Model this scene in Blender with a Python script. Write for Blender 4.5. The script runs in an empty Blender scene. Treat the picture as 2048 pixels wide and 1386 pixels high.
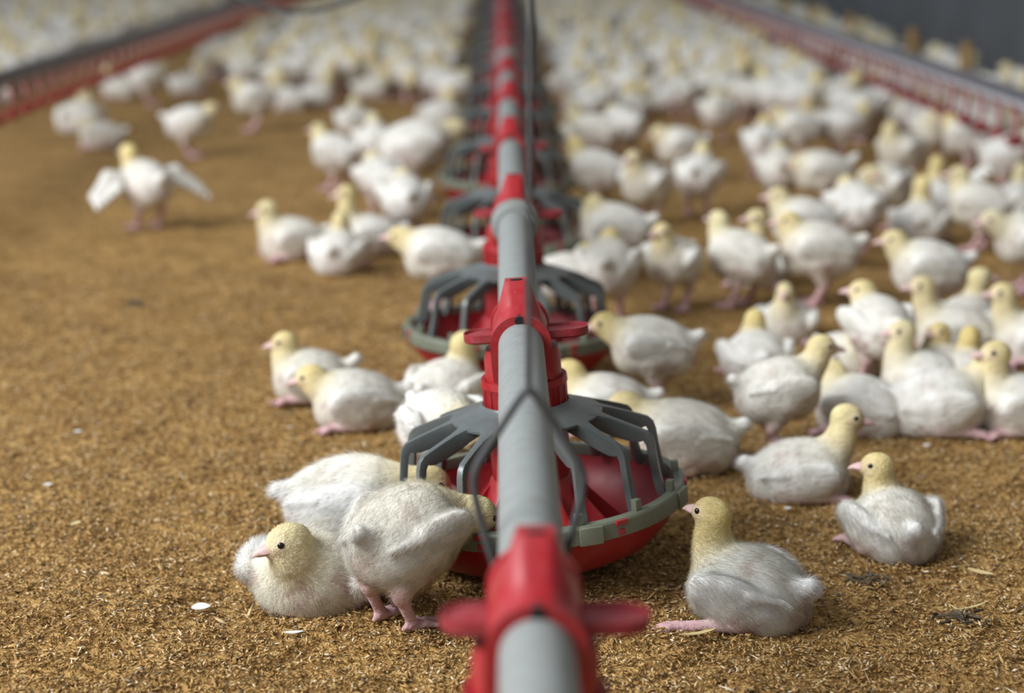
import bpy, math, random
import numpy as np
from mathutils import Matrix, Vector

random.seed(11)
rng = np.random.default_rng(5)
R = math.radians
scene = bpy.context.scene
COL = scene.collection

# ------------------------------------------------------------------ camera numbers
FPX = 3700.0
PITCH = math.atan(853.0 / FPX)
YAW = math.atan(27.0 * math.cos(PITCH) / FPX)
CAMZ = 0.62
_c, _s = math.cos(PITCH), math.sin(PITCH)
FW = np.array([math.sin(YAW) * _c, math.cos(YAW) * _c, -_s])
RT = np.array([math.cos(YAW), -math.sin(YAW), 0.0])
UP = np.cross(RT, FW)
CAMP = np.array([0.0, 0.0, CAMZ])

def at(px, py, z=0.0):
    """point of the plane z that photo pixel (px, py) looks at"""
    d = FW * FPX + RT * (px - 1024.0) + UP * (693.0 - py)
    t = (z - CAMZ) / d[2]
    return CAMP + d * t

def to_px(p):
    v = np.asarray(p, float) - CAMP
    dep = v @ FW
    return 1024 + FPX * (v @ RT) / dep, 693 - FPX * (v @ UP) / dep, dep

# ------------------------------------------------------------------ object helpers
def mesh_np(name, V, F, mat=None, col=None, smooth=True):
    V = np.asarray(V, np.float32); F = np.asarray(F, np.int32)
    me = bpy.data.meshes.new(name)
    n = F.shape[1]
    me.vertices.add(len(V)); me.vertices.foreach_set('co', V.ravel())
    me.loops.add(F.size); me.loops.foreach_set('vertex_index', F.ravel())
    me.polygons.add(len(F))
    me.polygons.foreach_set('loop_start', np.arange(0, F.size, n, dtype=np.int32))
    me.update(calc_edges=True); me.validate()
    if smooth:
        me.polygons.foreach_set('use_smooth', np.ones(len(me.polygons), bool))
    if col is not None:
        a = me.color_attributes.new('Col', 'FLOAT_COLOR', 'POINT')
        c = np.ones((len(V), 4), np.float32); c[:, :3] = col
        a.data.foreach_set('color', c.ravel())
    if mat: me.materials.append(mat)
    return me

def obj(name, me, parent=None, mw=None):
    o = bpy.data.objects.new(name, me); COL.objects.link(o)
    if parent: o.parent = parent
    if mw is not None: o.matrix_local = mw
    return o

def empty(name, loc, rot=(0, 0, 0)):
    o = bpy.data.objects.new(name, None); COL.objects.link(o)
    o.location = loc; o.rotation_euler = rot
    o.empty_display_size = .02
    return o

def tag(o, label=None, cat=None, group=None, kind=None):
    if label: o['label'] = label
    if cat: o['category'] = cat
    if group: o['group'] = group
    if kind: o['kind'] = kind
    return o

def copy_tree(o, parent=None):
    c = o.copy(); COL.objects.link(c)
    if parent is not None: c.parent = parent
    for ch in list(o.children): copy_tree(ch, c)
    return c

class MB:
    """collects polygons, builds one mesh"""
    def __init__(s): s.v = []; s.f = []
    def add(s, V, F, M=None):
        b = len(s.v)
        for p in V:
            p = Vector(p)
            s.v.append(M @ p if M is not None else p)
        s.f += [tuple(i + b for i in f) for f in F]
        return s
    def lathe(s, prof, n=48, M=None, closed=True):
        V = []; F = []; m = len(prof)
        for i in range(n):
            a = 2 * math.pi * i / n
            for r, z in prof: V.append((r * math.cos(a), r * math.sin(a), z))
        for i in range(n):
            j = (i + 1) % n
            for k in range(m if closed else m - 1):
                l = (k + 1) % m
                F.append((i * m + k, j * m + k, j * m + l, i * m + l))
        return s.add(V, F, M)
    def loft(s, rings, close_ring=True, caps=True, M=None):
        V = [p for r in rings for p in r]; m = len(rings[0]); F = []
        for i in range(len(rings) - 1):
            for k in range(m if close_ring else m - 1):
                l = (k + 1) % m
                F.append((i * m + k, i * m + l, (i + 1) * m + l, (i + 1) * m + k))
        if caps and close_ring:
            F.append(tuple(reversed(range(m)))); b = (len(rings) - 1) * m
            F.append(tuple(range(b, b + m)))
        return s.add(V, F, M)
    def box(s, c, d, M=None):
        x, y, z = c; a, b, e = d[0] / 2, d[1] / 2, d[2] / 2
        V = [(x + i * a, y + j * b, z + k * e) for i in (-1, 1) for j in (-1, 1) for k in (-1, 1)]
        F = [(0, 1, 3, 2), (4, 6, 7, 5), (0, 4, 5, 1), (2, 3, 7, 6), (0, 2, 6, 4), (1, 5, 7, 3)]
        return s.add(V, F, M)
    def tube(s, pts, r, n=8, M=None):
        pts = [Vector(p) for p in pts]; rings = []
        u = None
        for i, p in enumerate(pts):
            t = (pts[min(i + 1, len(pts) - 1)] - pts[max(i - 1, 0)]).normalized()
            if u is None:
                u = t.orthogonal().normalized()
            u = (u - t * u.dot(t)).normalized(); w = t.cross(u)
            rr = r[i] if isinstance(r, (list, tuple)) else r
            rings.append([p + (u * math.cos(2 * math.pi * k / n) + w * math.sin(2 * math.pi * k / n)) * rr for k in range(n)])
        return s.loft(rings, M=M)
    def mesh(s, name, mat, smooth=True, bevel=0, sharp=40):
        me = bpy.data.meshes.new(name)
        me.from_pydata([tuple(p) for p in s.v], [], s.f); me.update()
        import bmesh
        bm = bmesh.new(); bm.from_mesh(me)
        bmesh.ops.remove_doubles(bm, verts=bm.verts, dist=1e-6)
        bmesh.ops.recalc_face_normals(bm, faces=bm.faces)
        if bevel:
            es = [e for e in bm.edges if len(e.link_faces) == 2 and e.calc_face_angle(0) > R(35)]
            bmesh.ops.bevel(bm, geom=es, offset=bevel, segments=2, affect='EDGES', profile=.6, clamp_overlap=True)
        for e in bm.edges:
            e.smooth = not (len(e.link_faces) == 2 and e.calc_face_angle(0) > R(sharp))
        for f in bm.faces: f.smooth = smooth
        bm.to_mesh(me); bm.free()
        me.materials.append(mat)
        return me

# ------------------------------------------------------------------ materials
def nt(name):
    m = bpy.data.materials.new(name); m.use_nodes = True
    t = m.node_tree; b = t.nodes['Principled BSDF']
    return m, t, b
def N(t, typ, **kw):
    n = t.nodes.new(typ)
    for k, v in kw.items(): setattr(n, k, v)
    return n
def noise(t, scale, detail=4, rough=.6, vec=None):
    n = N(t, 'ShaderNodeTexNoise'); n.inputs['Scale'].default_value = scale
    n.inputs['Detail'].default_value = detail; n.inputs['Roughness'].default_value = rough
    if vec: t.links.new(vec, n.inputs['Vector'])
    return n
def ramp(t, fac, stops):
    r = N(t, 'ShaderNodeValToRGB'); e = r.color_ramp.elements
    while len(e) < len(stops): e.new(.5)
    for x, (p, c) in zip(e, stops): x.position = p; x.color = (*c, 1)
    t.links.new(fac, r.inputs[0]); return r
def mixc(t, a, b, fac, mode='MIX'):
    m = N(t, 'ShaderNodeMix', data_type='RGBA', blend_type=mode)
    for i, x in ((6, a), (7, b), (0, fac)):
        if hasattr(x, 'links'): t.links.new(x, m.inputs[i])
        elif i == 0: m.inputs[0].default_value = x
        else: m.inputs[i].default_value = (*x, 1)
    return m.outputs[2]

def plastic(name, base, dust, rough=.45, dust_amt=.5, scale=40, spec=.5):
    m, t, b = nt(name)
    tc = N(t, 'ShaderNodeTexCoord')
    n1 = noise(t, scale, 5, .7, tc.outputs['Object']); n2 = noise(t, scale * 8, 3, .6, tc.outputs['Object'])
    r1 = ramp(t, n1.outputs[0], [(.42, (0, 0, 0)), (.72, (1, 1, 1))])
    mm = N(t, 'ShaderNodeMath', operation='MULTIPLY'); t.links.new(r1.outputs[0], mm.inputs[0]); mm.inputs[1].default_value = dust_amt
    c = mixc(t, base, dust, mm.outputs[0])
    sp = ramp(t, n2.outputs[0], [(.64, (0, 0, 0)), (.72, (1, 1, 1))])
    m3 = N(t, 'ShaderNodeMath', operation='MULTIPLY'); t.links.new(sp.outputs[0], m3.inputs[0]); m3.inputs[1].default_value = dust_amt * .5
    c = mixc(t, c, dust, m3.outputs[0])
    t.links.new(c, b.inputs['Base Color'])
    b.inputs['Specular IOR Level'].default_value = spec
    rr = N(t, 'ShaderNodeMapRange'); t.links.new(n1.outputs[0], rr.inputs[0])
    rr.inputs[3].default_value = rough - .08; rr.inputs[4].default_value = rough + .2
    t.links.new(rr.outputs[0], b.inputs['Roughness'])
    bp = N(t, 'ShaderNodeBump'); bp.inputs['Strength'].default_value = .08; bp.inputs['Distance'].default_value = .001
    t.links.new(n2.outputs[0], bp.inputs['Height']); t.links.new(bp.outputs[0], b.inputs['Normal'])
    return m

RED = plastic('red_plastic', (.32, .006, .012), (.33, .11, .10), .40, .30, 30)
REDDIRTY = plastic('red_plastic_dusty', (.27, .012, .022), (.28, .12, .11), .55, .5, 45)
GREY = plastic('grey_cage_plastic', (.085, .097, .095), (.17, .18, .165), .27, .35, 35, .6)
RINGM = plastic('ring_plastic', (.135, .148, .105), (.22, .225, .165), .45, .45, 35)
PIPEM = plastic('pipe_grey', (.235, .25, .242), (.19, .195, .175), .55, .7, 60)
WIRE = plastic('wire_dark', (.045, .048, .050), (.12, .12, .11), .6, .4, 90)
DARK = plastic('dark_hole', (.012, .010, .010), (.03, .03, .03), .8, .2, 60)
RAILM = plastic('rail_grey', (.10, .10, .115), (.18, .17, .18), .5, .5, 20)
PVC = plastic('drinker_pipe', (.42, .40, .42), (.32, .30, .30), .45, .5, 20)
NIP = plastic('nipple_pink', (.55, .34, .34), (.5, .4, .38), .5, .3, 60)
WOOD = plastic('stake_wood', (.33, .20, .07), (.20, .12, .05), .8, .8, 25)
BEAKM = plastic('beak_horn', (.58, .38, .36), (.62, .48, .42), .45, .4, 300)
EYEM = plastic('eye_black', (.010, .008, .008), (.012, .01, .01), .08, .0, 60)
SCRAP = plastic('feather_scrap_white', (.70, .70, .66), (.5, .48, .42), .8, .5, 200)
STRAWM = plastic('dry_straw', (.60, .46, .22), (.45, .32, .14), .7, .6, 120)
DROP = plastic('dark_clump', (.075, .055, .035), (.16, .13, .08), .95, .8, 120)

def chick_mat(name, hairy=False):
    m, t, b = nt(name)
    at_ = N(t, 'ShaderNodeAttribute', attribute_name='Col')
    tc = N(t, 'ShaderNodeTexCoord'); oi = N(t, 'ShaderNodeObjectInfo')
    n = noise(t, 260, 3, .6, tc.outputs['Object']); n2 = noise(t, 55, 4, .6, tc.outputs['Object'])
    r = ramp(t, n2.outputs[0], [(.32, (.82, .80, .77)), (.62, (1.05, 1.05, 1.05))])
    c = mixc(t, at_.outputs['Color'], r.outputs[0], 1.0, 'MULTIPLY')
    r2 = ramp(t, oi.outputs['Random'], [(0, (.90, .885, .85)), (.5, (1.0, 1.0, 1.0)), (1, (.97, .975, .985))])
    c = mixc(t, c, r2.outputs[0], 1.0, 'MULTIPLY')
    t.links.new(c, b.inputs['Base Color'])
    b.inputs['Roughness'].default_value = .9; b.inputs['Specular IOR Level'].default_value = .15
    if not hairy:
        bp = N(t, 'ShaderNodeBump'); bp.inputs['Strength'].default_value = .75; bp.inputs['Distance'].default_value = .003
        mp = N(t, 'ShaderNodeMapping'); mp.inputs['Scale'].default_value = (.35, 1, 1)
        t.links.new(tc.outputs['Object'], mp.inputs[0]); t.links.new(mp.outputs[0], n.inputs['Vector'])
        t.links.new(n.outputs[0], bp.inputs['Height']); t.links.new(bp.outputs[0], b.inputs['Normal'])
    else:
        b.inputs['Specular IOR Level'].default_value = .05
        tr = N(t, 'ShaderNodeBsdfTranslucent'); t.links.new(c, tr.inputs[0])
        ms = N(t, 'ShaderNodeMixShader'); ms.inputs[0].default_value = .42
        t.links.new(b.outputs[0], ms.inputs[1]); t.links.new(tr.outputs[0], ms.inputs[2])
        t.links.new(ms.outputs[0], t.nodes['Material Output'].inputs[0])
    return m
DOWN = chick_mat('chick_plumage'); HAIR = chick_mat('chick_down_fluff', True)

# ------------------------------------------------------------------ floor and litter
def hgt(x, y):
    return 1.5 * (.0022 * np.sin(x * 23 + 1.3 * np.sin(y * 9)) * np.sin(y * 19 + x * 5) + .0016 * np.sin(x * 51 + y * 37) * np.sin(y * 61 - x * 22)
            + .0012 * np.sin(x * 97 - y * 83 + 2 * np.sin(x * 31)))

def litter_mat():
    m, t, b = nt('rice_hull_litter_ground')
    tc = N(t, 'ShaderNodeTexCoord')
    v = N(t, 'ShaderNodeTexVoronoi'); v.inputs['Scale'].default_value = 190
    nw = noise(t, 60, 3, .6, tc.outputs['Object'])
    mp = N(t, 'ShaderNodeVectorMath', operation='MULTIPLY_ADD'); mp.inputs[1].default_value = (.03, .03, .03)
    t.links.new(nw.outputs['Color'], mp.inputs[0]); t.links.new(tc.outputs['Object'], mp.inputs[2])
    t.links.new(mp.outputs[0], v.inputs['Vector'])
    sep = N(t, 'ShaderNodeSeparateColor'); t.links.new(v.outputs['Color'], sep.inputs[0])
    rc = ramp(t, sep.outputs[0], [(0, (.15, .078, .024)), (.35, (.31, .172, .054)), (.7, (.42, .250, .084)), (1, (.54, .36, .15))])
    n2 = noise(t, 9, 5, .65, tc.outputs['Object'])
    r2 = ramp(t, n2.outputs[0], [(.30, (.62, .58, .54)), (.52, (1, 1, 1)), (.75, (1.1, 1.08, 1.02))])
    c = mixc(t, rc.outputs[0], r2.outputs[0], 1.0, 'MULTIPLY')
    n3 = noise(t, 45, 4, .6, tc.outputs['Object'])
    r3 = ramp(t, n3.outputs[0], [(.30, (.55, .50, .45)), (.45, (1, 1, 1))])
    c = mixc(t, c, r3.outputs[0], .7, 'MULTIPLY')
    t.links.new(c, b.inputs['Base Color'])
    b.inputs['Roughness'].default_value = .9; b.inputs['Specular IOR Level'].default_value = .15
    bp = N(t, 'ShaderNodeBump'); bp.inputs['Strength'].default_value = .8; bp.inputs['Distance'].default_value = .004
    ad = N(t, 'ShaderNodeMath', operation='ADD'); t.links.new(v.outputs['Distance'], ad.inputs[0]); t.links.new(n3.outputs[0], ad.inputs[1])
    t.links.new(ad.outputs[0], bp.inputs['Height']); t.links.new(bp.outputs[0], b.inputs['Normal'])
    return m
LIT = litter_mat()

def make_floor():
    xs = np.concatenate([np.linspace(-6, -2.2, 8)[:-1], np.linspace(-2.2, 2.2, 300), [2.6]])
    ys = np.concatenate([[-1.5, 0, .8], np.linspace(1.0, 4.5, 260), np.linspace(4.6, 26, 60)])
    X, Y = np.meshgrid(xs, ys, indexing='ij')
    fade = np.clip((5.5 - Y) / 2, 0, 1)
    Z = hgt(X, Y) * fade - .0015
    nx, ny = X.shape
    V = np.stack([X, Y, Z], -1).reshape(-1, 3)
    I = np.arange(nx * ny).reshape(nx, ny)
    F = np.stack([I[:-1, :-1], I[1:, :-1], I[1:, 1:], I[:-1, 1:]], -1).reshape(-1, 4)
    o = obj('floor', mesh_np('floor', V, F, LIT))
    tag(o, 'golden brown rice hull litter covering the poultry house floor', 'floor', kind='structure')
make_floor()

def hull_mat():
    m, t, b = nt('rice_hulls')
    a = N(t, 'ShaderNodeAttribute', attribute_name='Col')
    t.links.new(a.outputs['Color'], b.inputs['Base Color'])
    b.inputs['Roughness'].default_value = .8; b.inputs['Specular IOR Level'].default_value = .12
    return m
def make_hulls(n=115000):
    y = 1.12 + 2.2 * rng.random(n * 2) ** 1.35
    x = (rng.random(n * 2) * 2 - 1) * (.39 * y + .09) + .007 * y
    x, y = x[:n], y[:n]
    L = rng.uniform(.0026, .0050, n); W = rng.uniform(.0009, .0016, n); T = W * .6
    big = rng.random(n) < .012
    L[big] *= rng.uniform(1.6, 3.2, big.sum()); W[big] *= 1.4
    a = rng.uniform(0, 2 * np.pi, n); tilt = rng.normal(0, .38, n); roll = rng.uniform(-.9, .9, n)
    ux = np.stack([np.cos(a) * np.cos(tilt), np.sin(a) * np.cos(tilt), np.sin(tilt)], -1)
    side = np.stack([-np.sin(a), np.cos(a), np.zeros(n)], -1)
    nz = np.cross(ux, side)
    s2 = side * np.cos(roll)[:, None] + nz * np.sin(roll)[:, None]; n2 = np.cross(ux, s2)
    P = np.stack([x, y, hgt(x, y) + rng.uniform(.0002, .0022, n)], -1)
    V = np.zeros((n, 6, 3), np.float32)
    V[:, 0] = P - ux * L[:, None]; V[:, 1] = P + ux * L[:, None]
    V[:, 2] = P + s2 * W[:, None] - ux * L[:, None] * .15; V[:, 3] = P - s2 * W[:, None] - ux * L[:, None] * .1
    V[:, 4] = P + n2 * T[:, None]; V[:, 5] = P - n2 * T[:, None] * .5
    tri = np.array([(0, 4, 2), (2, 4, 1), (0, 3, 4), (3, 1, 4), (0, 2, 5), (2, 1, 5), (0, 5, 3), (3, 5, 1)])
    F = (tri[None] + (np.arange(n) * 6)[:, None, None]).reshape(-1, 3)
    pal = np.array([(.42, .252, .095), (.50, .325, .135), (.32, .182, .064), (.14, .078, .030), (.60, .45, .25), (.70, .58, .42), (.37, .215, .075), (.24, .19, .13)])
    k = rng.choice(len(pal), n, p=[.24, .19, .17, .12, .10, .03, .10, .05])
    c = pal[k] * rng.uniform(.8, 1.15, (n, 1))
    o = obj('rice_hull_litter', mesh_np('rice_hull_litter', V.reshape(-1, 3), F, hull_mat(), np.repeat(c, 6, 0), smooth=False))
    tag(o, 'loose golden rice hulls strewn over the floor in the foreground', 'litter', kind='stuff')
make_hulls()

# ------------------------------------------------------------------ room shell
def simple(name, c, rough=.9, scale=4):
    return plastic(name, c, tuple(x * 1.5 for x in c), rough, .6, scale, .2)
WALLM = simple('wall_dark', (.085, .087, .090))
BACKM = simple('wall_back', (.10, .10, .10))
mb = MB().box((1.90, 12, .45), (.10, 28, .90)).box((1.90, 12, .915), (.14, 28, .05))
tag(obj('wall_right', mb.mesh('wall_right', WALLM, False)), 'dark grey side wall along the right of the flock', 'wall', kind='structure')
mb = MB().box((-2.1, 26.1, 1.0), (7.8, .12, 2.0))
tag(obj('wall_back', mb.mesh('wall_back', BACKM, False)), 'grey end wall at the far end of the house', 'wall', kind='structure')

# ------------------------------------------------------------------ feed pipe and feeders
PX, PZ, PR = .0205, .230, .0213
SP = .75
U0 = 1.745          # centre of the second unit from the camera
pipe = empty('feed_pipe', (PX, 0, PZ))
tag(pipe, 'long grey round feed pipe running down the middle with red clamps on it', 'pipe')
def ypipe(y0, y1, r=PR):
    return MB().tube([(0, y, 0) for y in np.linspace(y0, y1, 2)], r, 40)
obj('pipe_tube', ypipe(.45, 15.5).mesh('pipe_tube', PIPEM), pipe)
def coupling(y):
    RX = Matrix.Translation((0, y, 0)) @ Matrix.Rotation(R(-90), 4, 'X')
    prof = [(PR, -.022), (PR + .0045, -.022), (PR + .0055, -.018), (PR + .0055, .012), (PR + .010, .014), (PR + .010, .022), (PR, .022)]
    return MB().lathe(prof, 40, RX)
for i, y in enumerate((2.40, 5.40, 8.4, 11.4)):
    me = coupling(y).mesh('pipe_coupling', PIPEM); obj('pipe_coupling', me, pipe)

ZC = PZ - .012      # pipe centre above the pan bottom
def clamp_mesh():
    m = MB(); nseg = 18
    def section(y, peak, rad, lip=0.0):
        pts = []
        ztop = rad + peak * .028
        for k in range(nseg + 1):
            a = math.pi * k / nseg
            c, s = math.cos(a), math.sin(a)
            xa, za = rad * c, rad * s
            # pointed roof: shoulders at the pipe sides, flat narrow ridge
            u = abs(c)
            xr = c / max(u, 1e-6) * min(rad, .0105 + (rad - .0105) * u ** .9) if u > 1e-6 else 0
            if k == nseg // 2: xr = 0
            elif abs(k - nseg // 2) <= 2: xr = (.0105 if c > 0 else -.0105) * abs(k - nseg // 2) / 2
            zr = ztop - max(0, abs(xr) - .0105) / (rad - .0105) * (ztop - .004)
            pts.append(((1 - peak) * xa + peak * xr, y, ZC + (1 - peak) * za + peak * zr))
        low = [(-rad, y, ZC - .012), (-rad * .98, y, ZC - .034), (rad * .98, y, ZC - .034), (rad, y, ZC - .012)]
        return pts + low
    ys = [(-.052, 0, .0290), (-.046, 0, .0290), (-.0455, 0, .0268), (-.040, .06, .0268), (-.025, .56, .0271), (-.011, .97, .0272), (-.004, 1.0, .0272),
          (.004, 1.0, .0272), (.011, .97, .0272), (.025, .56, .0271), (.040, .06, .0268), (.0455, 0, .0268), (.046, 0, .029), (.052, 0, .029)]
    rings = [section(*q) for q in ys]
    m.loft(rings)
    return m.mesh('saddle_clamp', RED, sharp=62)
def clamp_holes(k):
    m = MB()
    if k == 0: m.tube([(0, -.0535, ZC + .0245), (0, -.046, ZC + .0255)], .0042, 12)
    else: m.loft([[(.0060 * math.cos(t), .0022 * math.sin(t) - .006, z) for t in np.linspace(0, 2 * math.pi, 16, endpoint=False)] for z in (ZC + .048, ZC + .0557)])
    return m.mesh('clamp_slot', DARK)
def tab_mesh(sg, length, wid):
    m = MB(); out = []
    x0 = .024
    xe = length - wid
    n = 12
    out = [(x0, -wid), (xe, -wid)] + [(xe + wid * math.sin(t), -wid * math.cos(t)) for t in np.linspace(0, math.pi, n)][1:-1] + [(xe, wid), (x0, wid)]
    def ring(sc, z):
        cx = (x0 + xe) / 2
        return [(sg * (cx + (x - cx) * (1 - (1 - sc) * .35)), y * sc, z) for x, y in out]
    z = ZC + .002
    # tray-like tongue: raised rim round a lower floor
    m.loft([ring(.90, z - .006), ring(1, z - .004), ring(1, z + .003), ring(.90, z + .003), ring(.86, z + .0005)])
    return m.mesh('side_tab', REDDIRTY, sharp=35)
def tube_mesh():
    m = MB()
    m.lathe([(.0345, .140), (.0372, .142), (.0372, .196), (.0352, .206), (.030, .206), (.030, .14)], 40)
    for a in range(4):
        Mz = Matrix.Rotation(R(45 + a * 90), 4, 'Z')
        m.box((.0375, 0, .178), (.003, .006, .04), Mz)
    return m.mesh('drop_tube', RED)
def sleeve_mesh():
    m = MB()
    m.lathe([(.0380, .176), (.0418, .177), (.0424, .170), (.0408, .168), (.0395, .120), (.0375, .060), (.034, .060), (.036, .12)], 40)
    for k in range(20):
        Mz = Matrix.Rotation(2 * math.pi * k / 20, 4, 'Z')
        m.box((.0405, 0, .158), (.0018, .0016, .020), Mz)
    return m.mesh('tube_sleeve', RED)
def dish_mesh():
    m = MB()
    m.lathe([(.0001, .0), (.080, .0), (.100, .004), (.118, .013), (.134, .031), (.1415, .047), (.1425, .056), (.1395, .056), (.1375, .046), (.131, .033),
             (.115, .017), (.098, .009), (.075, .008), (.055, .016), (.040, .042), (.0001, .046)], 64, closed=False)
    return m.mesh('pan_dish', RED)
def fins_mesh():
    m = MB()
    for k in range(10):
        Mz = Matrix.Rotation(2 * math.pi * (k + .3) / 10, 4, 'Z')
        V = [(.036, -.0012, .078), (.036, .0012, .078), (.098, .0012, .011), (.098, -.0012, .011), (.036, -.0012, .02), (.036, .0012, .02)]
        m.add(V, [(0, 1, 2, 3), (4, 3, 2, 5), (0, 3, 4), (1, 5, 2), (0, 4, 5, 1)], Mz)
    m.lathe([(.036, .078), (.041, .074), (.055, .034), (.060, .022), (.050, .020), (.036, .060)], 40)
    return m.mesh('feed_cone', RED)
def ring_mesh():
    m = MB()
    m.lathe([(.1385, .0545), (.1475, .048), (.1500, .049), (.1500, .0635), (.1480, .066), (.1390, .066)], 72)
    for k in range(14):     # foot sockets of the bars and clip blocks
        Mz = Matrix.Rotation(2 * math.pi * k / 14, 4, 'Z')
        m.box((.1415, .009, .0705), (.007, .007, .012), Mz)
        if k % 2: m.box((.1495, .018, .0565), (.0045, .022, .0165), Mz)
    return m.mesh('rim_ring', RINGM, bevel=.0006)
def latch_mesh():
    m = MB().box((.1496, 0, .0625), (.0042, .013, .0048)).box((.1496, 0, .0535), (.003, .007, .006))
    return m.mesh('latch', RED, bevel=.0006)
def bar_mesh():
    path = [(.056, .1445, .0245, .009), (.068, .1410, .0235, .011), (.075, .1388, .013, .014), (.086, .1350, .0078, .0165), (.100, .1300, .0068, .0165), (.112, .1255, .0066, .0150), (.1200, .1222, .0066, .0125), (.1245, .1175, .0066, .0095),
            (.1268, .1100, .0068, .0082), (.1280, .0980, .007, .0078), (.1305, .0800, .0072, .0078), (.1335, .0660, .0085, .0082), (.1365, .060, .0085, .008)]
    rings = []
    for i, (r, z, w, h) in enumerate(path):
        a = path[max(i - 1, 0)]; b = path[min(i + 1, len(path) - 1)]
        t = Vector((b[0] - a[0], 0, b[1] - a[1])).normalized(); nrm = Vector((-t.z, 0, t.x))
        if nrm.z < 0 and nrm.x < 0: nrm = -nrm
        c = Vector((r, 0, z))
        top, bot = c, c - nrm * h
        rings.append([top + Vector((0, -w / 2, 0)), top + Vector((0, w / 2, 0)), bot + Vector((0, w / 2, 0)), bot + Vector((0, -w / 2, 0))])
    return MB().loft(rings).mesh('bar', GREY, bevel=.0011)
def cage_top_mesh():
    m = MB()
    m.lathe([(.0390, .150), (.0425, .152), (.0445, .149), (.054, .1455), (.066, .1418), (.074, .1388), (.074, .1365), (.064, .139), (.050, .1425), (.0405, .143)], 56)
    return m.mesh('cage', GREY)

UM = dict(clamp=clamp_mesh(), holes=[clamp_holes(0), clamp_holes(1)], tabR=tab_mesh(1, .066, .0175), tabL=tab_mesh(-1, .055, .0175), tube=tube_mesh(), sleeve=sleeve_mesh(), dish=dish_mesh(),
          fins=fins_mesh(), ring=ring_mesh(), latch=latch_mesh(), bar=bar_mesh(), cage=cage_top_mesh())

def make_feeder():
    e = empty('feeder_pan', (0, 0, 0))
    c = obj('saddle_clamp', UM['clamp'], e); 
    for q in UM['holes']: obj('clamp_slot', q, c)
    obj('side_tab', UM['tabR'], e); obj('side_tab', UM['tabL'], e)
    obj('drop_tube', UM['tube'], e); obj('tube_sleeve', UM['sleeve'], e)
    d = obj('pan_dish', UM['dish'], e); obj('feed_cone', UM['fins'], d)
    r = obj('rim_ring', UM['ring'], e)
    for k in range(7): obj('latch', UM['latch'], r, Matrix.Rotation(R(-70 + 12 + k * 360 / 7), 4, 'Z'))
    g = obj('cage', UM['cage'], e)
    for k in range(14): obj('bar', UM['bar'], g, Matrix.Rotation(R(-70 + k * 360 / 14), 4, 'Z'))
    return e
ORD = ['nearest', 'second', 'third', 'fourth', 'fifth', 'sixth', 'seventh', 'eighth', 'ninth', 'tenth', 'eleventh', 'twelfth', 'thirteenth', 'fourteenth', 'fifteenth', 'sixteenth', 'seventeenth', 'eighteenth']
SWING = {0: 0, 1: -4.5, 2: .5, 3: -2, 4: 2, 5: -1}
f0 = make_feeder()
for n in range(18):
    e = f0 if n == 0 else copy_tree(f0)
    sw = R(SWING.get(n, random.uniform(-3, 3)))
    p = Vector((PX, U0 + SP * (n - 1), PZ)) - Matrix.Rotation(sw, 3, 'Y') @ Vector((0, 0, ZC))
    e.location = p; e.rotation_euler = (0, sw, 0)
    if n == 0: lab = 'nearest red feeder, only its red clamp and side tabs showing at the bottom edge'
    elif n == 1: lab = 'second red feeder from the camera, sharp grey cage with chicks pecking in its pan'
    elif n == 2: lab = 'third red feeder from the camera, whole left rim clear above the litter'
    else: lab = f'red feeder pan with grey cage, {ORD[n]} along the pipe from the camera'
    tag(e, lab, 'feeder', 'red feeder pans hanging along the feed pipe')

# suspension wire with its forked hanger
h = empty('suspension_wire', (PX - .002, 1.125, PZ))
tag(h, 'dark vertical wire above the pipe ending in a forked hanger round it', 'wire')
obj('wire_cord', MB().tube([(.0, .0, .100), (.0005, 0, .25), (.002, 0, 1.2), (.002, 0, 2.4)], .0021, 10).mesh('wire_cord', WIRE), h)
def hanger(sg):
    pts = [(0, 0, .103), (sg * .005, 0, .098), (sg * .019, 0, .076), (sg * .031, 0, .056), (sg * .0345, 0, .046), (sg * .034, 0, .034),
           (sg * .029, 0, .012), (sg * .0245, 0, -.004), (sg * .020, 0, -.016), (sg * .010, 0, -.0225), (0, 0, -.024)]
    P = [Vector(p) for p in pts]; out = []
    for i in range(len(P) - 1):
        for k in range(4):
            t = k / 4; p0, p1, p2, p3 = P[max(i - 1, 0)], P[i], P[i + 1], P[min(i + 2, len(P) - 1)]
            out.append(.5 * ((2 * p1) + (p2 - p0) * t + (2 * p0 - 5 * p1 + 4 * p2 - p3) * t * t + (3 * p1 - p0 - 3 * p2 + p3) * t ** 3))
    out.append(P[-1])
    return MB().tube(out, .0027, 10).mesh('hanger_prong', WIRE)
for sg in (-1, 1): obj('hanger_prong', hanger(sg), h)

# slack cable
c0 = np.array([-.365, 3.40, .4585])
mb = MB().tube([(c0[0] + u, c0[1], c0[2] + 2.0 * u * u) for u in np.linspace(-1.05, 1.05, 90)], .0042, 8)
tag(obj('slack_cable', mb.mesh('slack_cable', WIRE)), 'thin dark cable sagging in a shallow loop above the far flock', 'cable')

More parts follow.
